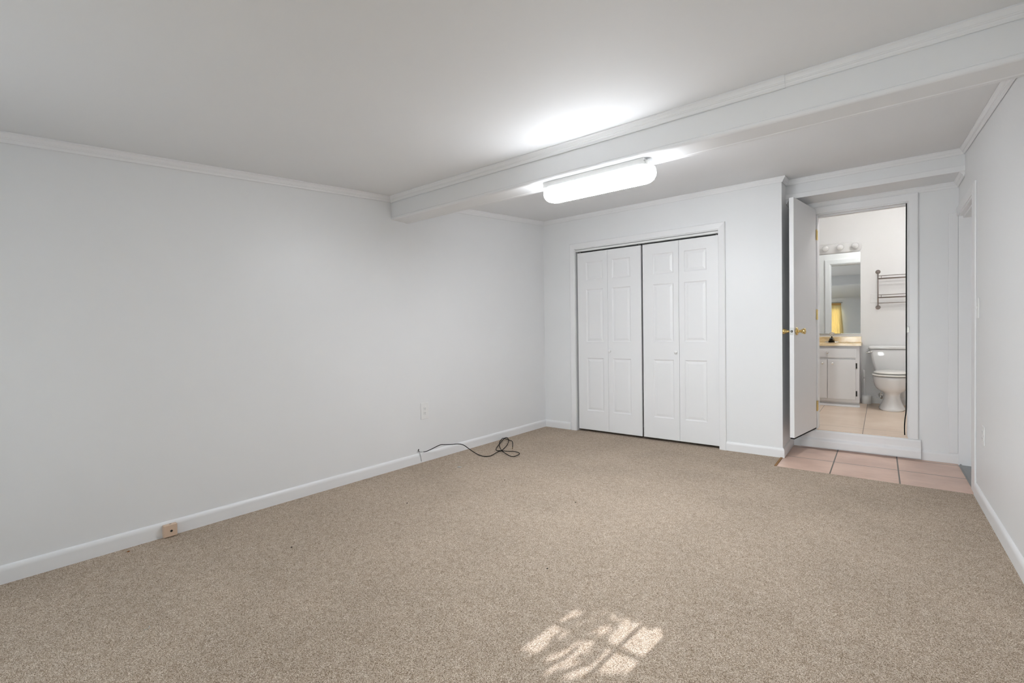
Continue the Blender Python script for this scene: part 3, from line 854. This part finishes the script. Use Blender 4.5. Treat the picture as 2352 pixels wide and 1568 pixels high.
KN = [(0, 0), (0.008, 0), (0.006, 0.005), (0.006, 0.012), (0.012, 0.017), (0.0165, 0.023), (0.0155, 0.029), (0.009, 0.033), (0, 0.034)]
bm = BM(); lathe(bm, KN, (-0.516, vf - 0.016, 0.838), (0, -1, 0), 20)
obj('knob', bm, CHROME, dw, smooth=True)
for x0, x1, kx, hx in ((-0.802, -0.521, -0.567, -0.808), (-0.517, -0.235, -0.464, -0.2275)):
    bm = BM(); box(bm, x0, x1, vf - 0.016, vf, 0.270, 0.754)
    d = obj('door', bm, CABP, vn, bevel=0.004, seg=3)
    bm = BM(); lathe(bm, KN, (kx, vf - 0.016, 0.706), (0, -1, 0), 20)
    obj('knob', bm, CHROME, d, smooth=True)
    for hz in (0.680, 0.345):
        bm = BM()
        box(bm, hx - 0.007, hx + 0.007, vf - 0.006, vf, hz - 0.032, hz + 0.032)
        lathe(bm, [(0, -0.026), (0.005, -0.026), (0.005, 0.026), (0, 0.026)], (hx - 0.001 if hx > -0.5 else hx + 0.001, vf - 0.009, hz), (0, 0, 1), 10)
        o = obj('hinge', bm, BRONZE, d); o['label'] = 'dark metal cabinet hinge'

ct = thing('vanity_countertop', 'cream cultured-marble counter with backsplash on the vanity', 'countertop', (-0.52, 7.23, 0.920))
def counter_top(bm, x0, x1, y0, y1, z0, z1, cx, cy, rx, ry, n=48):
    def rect_pt(a):
        c, s = math.cos(a), math.sin(a)
        hx, hy = (x1 - cx if c > 0 else cx - x0), (y1 - cy if s > 0 else cy - y0)
        t = min(hx / abs(c) if abs(c) > 1e-6 else 9, hy / abs(s) if abs(s) > 1e-6 else 9)
        return (cx + c * t, cy + s * t)
    angs = sorted([2 * math.pi * k / n for k in range(n)] + [math.atan2(y - cy, x - cx) % (2 * math.pi) for x in (x0, x1) for y in (y0, y1)])
    R = [rect_pt(a) for a in angs]
    def ell(k, z): return [(cx + rx * k * math.cos(a), cy + ry * k * math.sin(a), z) for a in angs]
    loft(bm, [[(x, y, z0) for x, y in R], [(x, y, z1 - 0.004) for x, y in R], [(x * 0.996 + cx * 0.004, y * 0.996 + cy * 0.004, z1) for x, y in R],
              ell(1.0, z1), ell(0.97, z1 - 0.012), ell(0.88, z1 - 0.05), ell(0.65, z1 - 0.10), ell(0.25, z1 - 0.125)], cap0=False)
bm = BM(); counter_top(bm, -0.855, -0.181, 6.962, MY - 0.002, 0.920, 0.951, -0.518, 7.19, 0.20, 0.150)
obj('top', bm, COUNTER, ct)
bm = BM(); box(bm, -0.850, -0.193, MY - 0.022, MY - 0.002, 0.951, 1.026)
obj('backsplash', bm, COUNTER, ct, bevel=0.004, seg=3)

fc = thing('faucet', 'dark faucet with a clear crystal knob on the vanity counter', 'faucet', (-0.498, 7.395, 0.951))
fx, fy, fz = -0.500, 7.400, 0.951
bm = BM()
rings = []
for z, k in ((0, 1.0), (0.006, 1.0), (0.012, 0.86), (0.015, 0.6)):
    rings.append([(fx + 0.080 * k * math.cos(2 * math.pi * i / 32), fy + 0.028 * k * math.sin(2 * math.pi * i / 32), fz + z) for i in range(32)])
loft(bm, rings); obj('base', bm, CHROME, fc, smooth=True)
bm = BM()
rings = []
for t, wb, wt, zb, zt2 in ((0.024, 0.030, 0.016, 0.008, 0.060), (0.018, 0.036, 0.018, 0.007, 0.066), (-0.040, 0.036, 0.018, 0.007, 0.066), (-0.070, 0.032, 0.017, 0.020, 0.063), (-0.120, 0.022, 0.014, 0.030, 0.056), (-0.130, 0.018, 0.011, 0.032, 0.052)):
    q_ = [(-wb, zb), (wb, zb), (wb - 0.25 * (wb - wt), zb + 0.45 * (zt2 - zb)), (wt + 0.002, zt2 - 0.006), (wt - 0.005, zt2), (-wt + 0.005, zt2), (-wt - 0.002, zt2 - 0.006), (-wb + 0.25 * (wb - wt), zb + 0.45 * (zt2 - zb))]
    rings.append([(fx + u, fy + t, fz + v) for u, v in q_])
loft(bm, rings)
obj('spout', bm, BRONZE, fc, bevel=0.003)
bm = BM(); lathe(bm, [(0, 0.066), (0.008, 0.066), (0.008, 0.082), (0.014, 0.086), (0, 0.088)], (fx, fy, fz), (0, 0, 1), 16)
obj('stem', bm, CHROME, fc, smooth=True)
bm = BM(); lathe(bm, [(0, 0.086), (0.016, 0.087), (0.027, 0.098), (0.029, 0.112), (0.024, 0.126), (0.012, 0.134), (0, 0.135)], (fx, fy, fz), (0, 0, 1), 10)
o = obj('handle', bm, CRYSTAL, fc); o['label'] = 'clear faceted knob handle'

# mirror and vanity light bar
mr_ = thing('vanity_mirror', 'frameless mirror above the vanity reflecting the bedroom', 'mirror', (-0.52, MY, 1.067))
bm = BM(); prism(bm, [(-0.94, MY - 0.001), (-0.94, MY - 0.007 - 0.739 * math.tan(math.radians(2.5))), (-0.201, MY - 0.007), (-0.201, MY - 0.001)], 'z', 1.067, 2.112)
obj('glass', bm, MIRROR, mr_)   # hangs slightly off the wall on its left side
bm = BM(); box(bm, -0.94, -0.201, MY - 0.010, MY - 0.0005, 1.059, 1.068)
o = obj('channel', bm, STEEL, mr_); o['label'] = 'thin metal channel under the mirror'
lb = thing('vanity_light', 'white vanity light bar with round globe bulbs above the mirror', 'wall light', (-0.49, MY, 2.18))
bm = BM()
rings = []
for y, g in ((MY - 0.001, 0.0), (MY - 0.022, 0.0), (MY - 0.034, -0.006), (MY - 0.040, -0.016)):
    rr = 0.066 + g
    pts_ = []
    for k in range(13):
        a = -math.pi / 2 + math.pi * k / 12; pts_.append((-0.248 + rr * math.cos(a), y, 2.181 + rr * math.sin(a)))
    for k in range(13):
        a = math.pi / 2 + math.pi * k / 12; pts_.append((-0.728 + rr * math.cos(a), y, 2.181 + rr * math.sin(a)))
    rings.append(pts_)
loft(bm, rings); obj('bar', bm, PLASTIC, lb, smooth=False, bevel=0.002)
for bx_ in (-0.252, -0.409, -0.566, -0.723):
    bm = BM(); lathe(bm, [(0, 0), (0.020, 0), (0.020, 0.016), (0.014, 0.020), (0, 0.02)], (bx_, MY - 0.040, 2.181), (0, -1, 0), 18)
    sk = obj('socket', bm, PLASTIC, lb, smooth=True)
    bm = BM(); bmesh.ops.create_uvsphere(bm, u_segments=24, v_segments=14, radius=0.0385)
    bmesh.ops.translate(bm, verts=bm.verts, vec=(bx_, MY - 0.092, 2.181))
    o = obj('bulb', bm, BULB, sk, smooth=True)

# towel rack on the wall
rk = thing('towel_rack', 'brushed metal rack of two rail shelves and a towel bar above the toilet', 'towel rack', (0.27, MY, 1.391))
RKX0, RKX1 = -0.024, 0.566
for x in (RKX0, RKX1):
    bm = BM(); tube(bm, [(x, MY - 0.045, 1.385), (x, MY - 0.045, 1.842)], 0.0068, 10)
    obj('post', bm, NICKEL, rk, smooth=True)
    for z in (1.836, 1.391):
        bm = BM(); lathe(bm, [(0, 0), (0.026, 0), (0.026, 0.004), (0.022, 0.010), (0.012, 0.014), (0.010, 0.036), (0.012, 0.048), (0.008, 0.054), (0, 0.055)], (x, MY, z), (0, -1, 0), 20)
        obj('flange', bm, NICKEL, rk, smooth=True)
for zs_ in (1.742, 1.508):
    for yy, dz in ((MY - 0.045, 0.0), (MY - 0.095, 0.0), (MY - 0.150, 0.0), (MY - 0.152, 0.030)):
        bm = BM(); tube(bm, [(RKX0, yy, zs_ + dz), (RKX1, yy, zs_ + dz)], 0.0046 if dz == 0 else 0.0038, 8)
        obj('rail', bm, NICKEL, rk, smooth=True)
    for x in (RKX0 + 0.012, RKX1 - 0.012):
        bm = BM(); tube(bm, [(x, MY - 0.045, zs_), (x, MY - 0.152, zs_)], 0.0045, 8); tube(bm, [(x + 0.02, MY - 0.152, zs_), (x + 0.02, MY - 0.152, zs_ + 0.030)], 0.003, 8)
        obj('bracket', bm, NICKEL, rk, smooth=True)
bm = BM(); tube(bm, [(RKX0, MY - 0.05, 1.442), (RKX1, MY - 0.05, 1.442)], 0.0050, 10)
obj('towel_bar', bm, NICKEL, rk, smooth=True)

# ------------------------------------------------------------------ toilet
TX = 0.104
tl = thing('toilet', 'white porcelain toilet with tapered tank in the bathroom', 'toilet', (TX, 7.05, BZ))
def oval(hx, yf, yb, z, n=40, e=2.2, cy=None):
    """Egg outline: half width hx, front at yf, back at yb."""
    cy = (yf * 0.45 + yb * 0.55) if cy is None else cy
    out = []
    for k in range(n):
        a = 2 * math.pi * k / n
        c, s = math.cos(a), math.sin(a)
        px_ = math.copysign(abs(c) ** (2 / e), c) * hx
        py_ = math.copysign(abs(s) ** (2 / e), s)
        out.append((TX + px_, cy + py_ * ((yb - cy) if py_ > 0 else (cy - yf)), z))
    return out
bm = BM()
loft(bm, [oval(0.122, 6.806, 7.30, 0.181), oval(0.124, 6.803, 7.30, 0.196), oval(0.112, 6.818, 7.30, 0.215), oval(0.092, 6.838, 7.30, 0.26), oval(0.079, 6.854, 7.31, 0.31),
          oval(0.077, 6.858, 7.32, 0.345), oval(0.084, 6.852, 7.34, 0.375), oval(0.110, 6.826, 7.36, 0.396), oval(0.144, 6.794, 7.37, 0.418), oval(0.163, 6.772, 7.38, 0.448), oval(0.174, 6.760, 7.40, 0.49),
          oval(0.179, 6.752, 7.42, 0.535), oval(0.180, 6.750, 7.44, 0.563), oval(0.176, 6.755, 7.44, 0.569)])
obj('bowl', bm, PORC, tl, smooth=True)
bm = BM(); loft(bm, [oval(0.180, 6.749, 7.24, 0.578), oval(0.185, 6.743, 7.245, 0.582), oval(0.185, 6.743, 7.245, 0.592), oval(0.180, 6.749, 7.24, 0.597)])
o = obj('seat', bm, SEAT, tl, smooth=True); o['label'] = 'cream toilet seat'
bm = BM(); loft(bm, [oval(0.164, 6.774, 7.24, 0.606), oval(0.169, 6.768, 7.245, 0.610), oval(0.168, 6.770, 7.245, 0.618), oval(0.150, 6.80, 7.235, 0.628), oval(0.10, 6.87, 7.20, 0.632)])
o = obj('lid', bm, SEAT, tl, smooth=True); o['label'] = 'cream closed toilet lid'
bm = BM(); box(bm, TX - 0.09, TX + 0.09, 7.235, 7.27, 0.569, 0.612)
obj('seat_hinge', bm, SEAT, tl)
def rrect(hx, y0, y1, z, r=0.03, n=6):
    pts_ = []
    for cx_, cy_, a0 in ((TX + hx - r, y1 - r, 0), (TX - hx + r, y1 - r, 90), (TX - hx + r, y0 + r, 180), (TX + hx - r, y0 + r, 270)):
        for k in range(n + 1):
            a = math.radians(a0 + 90 * k / n); pts_.append((cx_ + r * math.cos(a), cy_ + r * math.sin(a), z))
    return pts_
bm = BM(); loft(bm, [rrect(0.150, 7.290, 7.480, 0.572), rrect(0.158, 7.283, 7.485, 0.60), rrect(0.186, 7.268, 7.490, 0.72), rrect(0.212, 7.258, 7.492, 0.868)])
obj('tank', bm, PORC, tl, smooth=True, bevel=0.004)
bm = BM(); loft(bm, [rrect(0.216, 7.252, 7.494, 0.872), rrect(0.222, 7.246, 7.496, 0.878), rrect(0.222, 7.246, 7.496, 0.902), rrect(0.216, 7.252, 7.494, 0.914), rrect(0.200, 7.27, 7.48, 0.918)])
obj('tank_lid', bm, PORC, tl, smooth=True)
bm = BM()
lathe(bm, [(0, 0), (0.012, 0), (0.012, 0.012), (0, 0.014)], (TX - 0.192, 7.262, 0.838), (0, -1, 0), 14)
tube(bm, catmull([(TX - 0.190, 7.245, 0.838), (TX - 0.215, 7.236, 0.836), (TX - 0.245, 7.232, 0.828)], 5), 0.0075, 10)
o = obj('flush_lever', bm, CHROME, tl, smooth=True); o['label'] = 'chrome flush lever'
for s in (-1, 1):
    bm = BM(); lathe(bm, [(0, 0), (0.014, 0), (0.013, 0.010), (0.007, 0.018), (0, 0.02)], (TX + s * 0.108, 7.10, 0.190), (0, 0, 1), 14)
    obj('bolt_cap', bm, PORC, tl, smooth=True)

vv = thing('shutoff_valve', 'small chrome water valve on the wall beside the toilet base', 'valve', (0.004, MY, 0.28))
bm = BM(); lathe(bm, [(0, 0), (0.026, 0), (0.022, 0.008), (0.008, 0.012), (0.008, 0.07), (0, 0.07)], (0.000, MY, 0.285), (0, -1, 0), 16)
obj('escutcheon', bm, CHROME, vv, smooth=True)
bm = BM(); lathe(bm, [(0, 0), (0.012, 0), (0.012, 0.03), (0.016, 0.032), (0.021, 0.036), (0.021, 0.046), (0.012, 0.05), (0, 0.05)], (0.002, MY - 0.055, 0.272), (0.25, -1, 0), 14)
obj('handle', bm, CHROME, vv, smooth=True)
bm = BM(); tube(bm, catmull([(0.000, MY - 0.06, 0.29), (0.006, MY - 0.06, 0.33), (0.03, MY - 0.075, 0.42), (0.04, MY - 0.10, 0.52), (0.04, MY - 0.105, 0.575)], 6), 0.005, 8)
obj('supply_line', bm, CHROME, vv, smooth=True)

# toilet brush in its holder
bh = thing('toilet_brush_holder', 'white round brush holder on the floor between vanity and toilet', 'brush holder', (-0.143, 7.42, BZ))
bm = BM(); lathe(bm, [(0, 0), (0.052, 0), (0.055, 0.004), (0.055, 0.095), (0.052, 0.102), (0.030, 0.106), (0.022, 0.106), (0.022, 0.02), (0, 0.02)], (-0.143, 7.42, BZ + 0.0005), (0, 0, 1), 28)
obj('cup', bm, PLASTIC, bh, smooth=True)
bm = BM(); box(bm, -0.093, -0.079, 7.40, 7.44, BZ + 0.02, BZ + 0.028); box(bm, -0.093, -0.079, 7.40, 7.44, BZ + 0.085, BZ + 0.093); box(bm, -0.083, -0.077, 7.40, 7.44, BZ + 0.02, BZ + 0.093)
obj('side_clip', bm, PLASTIC, bh, bevel=0.002)
tb = thing('toilet_brush', 'white toilet brush handle standing up out of its round holder', 'toilet brush', (-0.160, 7.42, BZ + 0.03))
bm = BM(); tube(bm, [(-0.146, 7.42, 0.23), (-0.160, 7.42, 0.40), (-0.164, 7.42, 0.50)], 0.0065, 12)
lathe(bm, [(0, 0), (0.0075, 0.0), (0.0115, 0.03), (0.0125, 0.07), (0.010, 0.105), (0, 0.112)], (-0.164, 7.42, 0.495), (-0.03, 0, 1), 14)
obj('handle', bm, PLASTIC, tb, smooth=True)
bm = BM(); lathe(bm, [(0, 0), (0.016, 0.002), (0.019, 0.03), (0.014, 0.05), (0, 0.052)], (-0.143, 7.42, BZ + 0.022), (0, 0, 1), 14)
obj('bristles', bm, PLASTIC, tb)

# bathroom ceiling lamp (outside the view through the doorway)
bl = thing('bathroom_ceiling_light', 'round white bathroom ceiling lamp above the doorway view', 'ceiling light', (0.22, 6.14, 2.76))
bm = BM(); lathe(bm, [(0, 0), (0.15, 0), (0.15, 0.02), (0.14, 0.03), (0, 0.03)], (0.22, 6.14, 2.7595), (0, 0, -1), 28)
obj('base', bm, PLASTIC, bl, smooth=True)
bm = BM(); lathe(bm, [(0.085, 0.028), (0.10, 0.05), (0.10, 0.075), (0.07, 0.11), (0, 0.125)], (0.22, 6.14, 2.7595), (0, 0, -1), 28)
obj('globe', bm, emit_mat('bathroom_globe_glow', (1.0, 0.985, 0.97), 106.0), bl, smooth=True)

# ------------------------------------------------------------------ windows behind the camera, one added for daylight
def window(name, label, w, mx, mz, y=BY - 0.075, mw=0.018, mh=0.009):
    t = thing(name, label, 'window', ((w[0] + w[1]) / 2, y, w[2]), kind='structure')
    bm = BM()
    f = 0.03
    lo = 0.012
    box(bm, w[0], w[0] + lo, y - 0.02, y + 0.02, w[2], w[3]); box(bm, w[1] - 0.001, w[1], y - 0.02, y + 0.02, w[2], w[3])
    box(bm, w[0], w[1], y - 0.02, y + 0.02, w[2], w[2] + lo); box(bm, w[0], w[1], y - 0.02, y + 0.02, w[3] - f, w[3])
    obj('frame', bm, TRIM, t)
    for x in mx:
        bm = BM(); box(bm, x - mw / 2, x + mw / 2, y - 0.006, y + 0.006, w[2], w[3]); obj('muntin', bm, TRIM, t)
    for z in mz:
        bm = BM(); box(bm, w[0], w[1], y - 0.005, y + 0.005, z - mh / 2, z + mh / 2); obj('muntin', bm, TRIM, t)
    bm = BM(); box(bm, w[0] + 0.001, w[1] - 0.001, y - 0.0015, y + 0.0015, w[2] + 0.001, w[3] - 0.001)
    obj('pane', bm, GLASS, t)
    return t
window('window_1', 'curtained window behind the viewer that throws the sun patch', W1, (-0.950, -1.32), (0.895, 1.10, 1.30, 1.50))
window('window_2_added', 'unseen bare window added behind the viewer for daylight', W2, (-2.30,), (1.30,))  # unseen window added so daylight has somewhere to enter
window('window_3', 'half curtained window behind the viewer', W3, (-0.48,), (1.10, 1.45))

# curtains over the back windows (the right-hand one shows in the bathroom mirror)
HEAD = plain('amber_heading', (0.62, 0.36, 0.12), 0.8)
def curtain(label, xl0, xr0, xl1, xr1, z1, folds):
    cu = thing('window_curtain', label, 'curtain', ((xl0 + xr0) / 2, BY + 0.05, 1.86))
    bm = BM()
    rows = []
    z0, NZ, NX = 1.845, 24, folds * 8
    for j in range(NZ + 1):
        t = j / NZ
        xl, xr = xl0 + (xl1 - xl0) * t, xr0 + (xr1 - xr0) * t ** 0.9
        amp = 0.006 + 0.014 * t
        rows.append([bm.verts.new((xl + (xr - xl) * i / NX, BY + 0.055 + amp * math.sin(i / NX * 2 * math.pi * folds), z0 + (z1 - z0) * t)) for i in range(NX + 1)])
    for a, b in zip(rows, rows[1:]):
        for i in range(NX): bm.faces.new((a[i], a[i + 1], b[i + 1], b[i]))
    o = obj('panel', bm, CURTAIN, cu, smooth=True)
    md = o.modifiers.new('solid', 'SOLIDIFY'); md.thickness = 0.0012
    bm = BM(); box(bm, xl0 - 0.005, xr0 + 0.004, BY + 0.040, BY + 0.072, 1.795, 1.848)
    o = obj('heading', bm, HEAD, cu, bevel=0.006); o['label'] = 'darker amber heading band'
curtain('unseen short yellow curtain added to cut off the sun above the patch', -1.60, -0.85, -1.66, -0.83, 0.917, 13)  # added out of view; its hem trims the sun patch
curtain('yellow curtain hanging beside the back window, seen in the bathroom mirror', -0.46, -0.137, -0.47, -0.055, 0.62, 6)
bm = BM(); tube(bm, [(-1.72, BY + 0.056, 1.862), (-0.10, BY + 0.056, 1.862)], 0.008, 10)
tag(obj('curtain_rod', bm, STEEL, smooth=True), 'thin rod carrying the yellow curtains on the back wall', 'curtain rod')

# outside: unseen fence added to block the low sun, shrub that dapples it
bm = BM()
x = -6.0
while x < -1.50:
    box(bm, x, min(x + 0.14, -1.395), -3.03, -3.0, -0.3, 2.95); x += 0.1405
x = -1.0
while x < 1.0:
    box(bm, x, x + 0.14, -3.03, -3.0, -0.3, 2.95); x += 0.1405
box(bm, -6.0, -1.41, -2.999, -2.96, 0.2, 0.3); box(bm, -6.0, -1.41, -2.999, -2.96, 2.4, 2.5)
tag(obj('sun_block_fence', bm, WOOD), 'unseen board fence added to keep the low sun off the back windows', 'fence')
bm = BM()
rnd = random.Random(4)
# leaves placed where the sun crosses the plane y=-2.4 on its way to the lower panes
for k in range(270):
    fx_ = rnd.uniform(-1.0, -0.63); fy_ = 1.12 + 0.6 * rnd.random() ** 1.25
    if k > 220: fx_ = rnd.uniform(-1.03, -0.86); fy_ = rnd.uniform(1.02, 1.27)
    if fx_ > -0.775 and fy_ > 1.28 and not (fx_ > -0.735 and fy_ < 1.39 and rnd.random() < 0.6): continue
    if fx_ < -0.945 and 1.31 < fy_ < 1.62: continue
    yy = -2.4 + rnd.uniform(-0.25, 0.25)
    p = Vector((fx_, fy_, 0)) - SUN_DIR * (fy_ - yy)
    s = rnd.uniform(0.016, 0.030)
    q = Matrix.Rotation(rnd.uniform(0, 6.28), 3, 'Y') @ Matrix.Rotation(rnd.uniform(-0.6, 0.6), 3, 'X')
    pts_ = [Vector((0, 0, -s)), Vector((s * 0.5, 0.004, -0.2 * s)), Vector((0.35 * s, 0.003, 0.5 * s)), Vector((0, 0, s)), Vector((-0.35 * s, 0.003, 0.5 * s)), Vector((-s * 0.5, 0.004, -0.2 * s))]
    bm.faces.new([bm.verts.new(p + q @ v) for v in pts_])
tube(bm, catmull([(-1.25, -2.4, -0.3), (-1.22, -2.42, 0.6), (-1.28, -2.4, 1.2), (-1.2, -2.38, 1.6)], 6), 0.012, 8)
tag(obj('garden_shrub', bm, LEAF), 'leafy shrub outside the back window dappling the sun', 'shrub', kind='stuff')
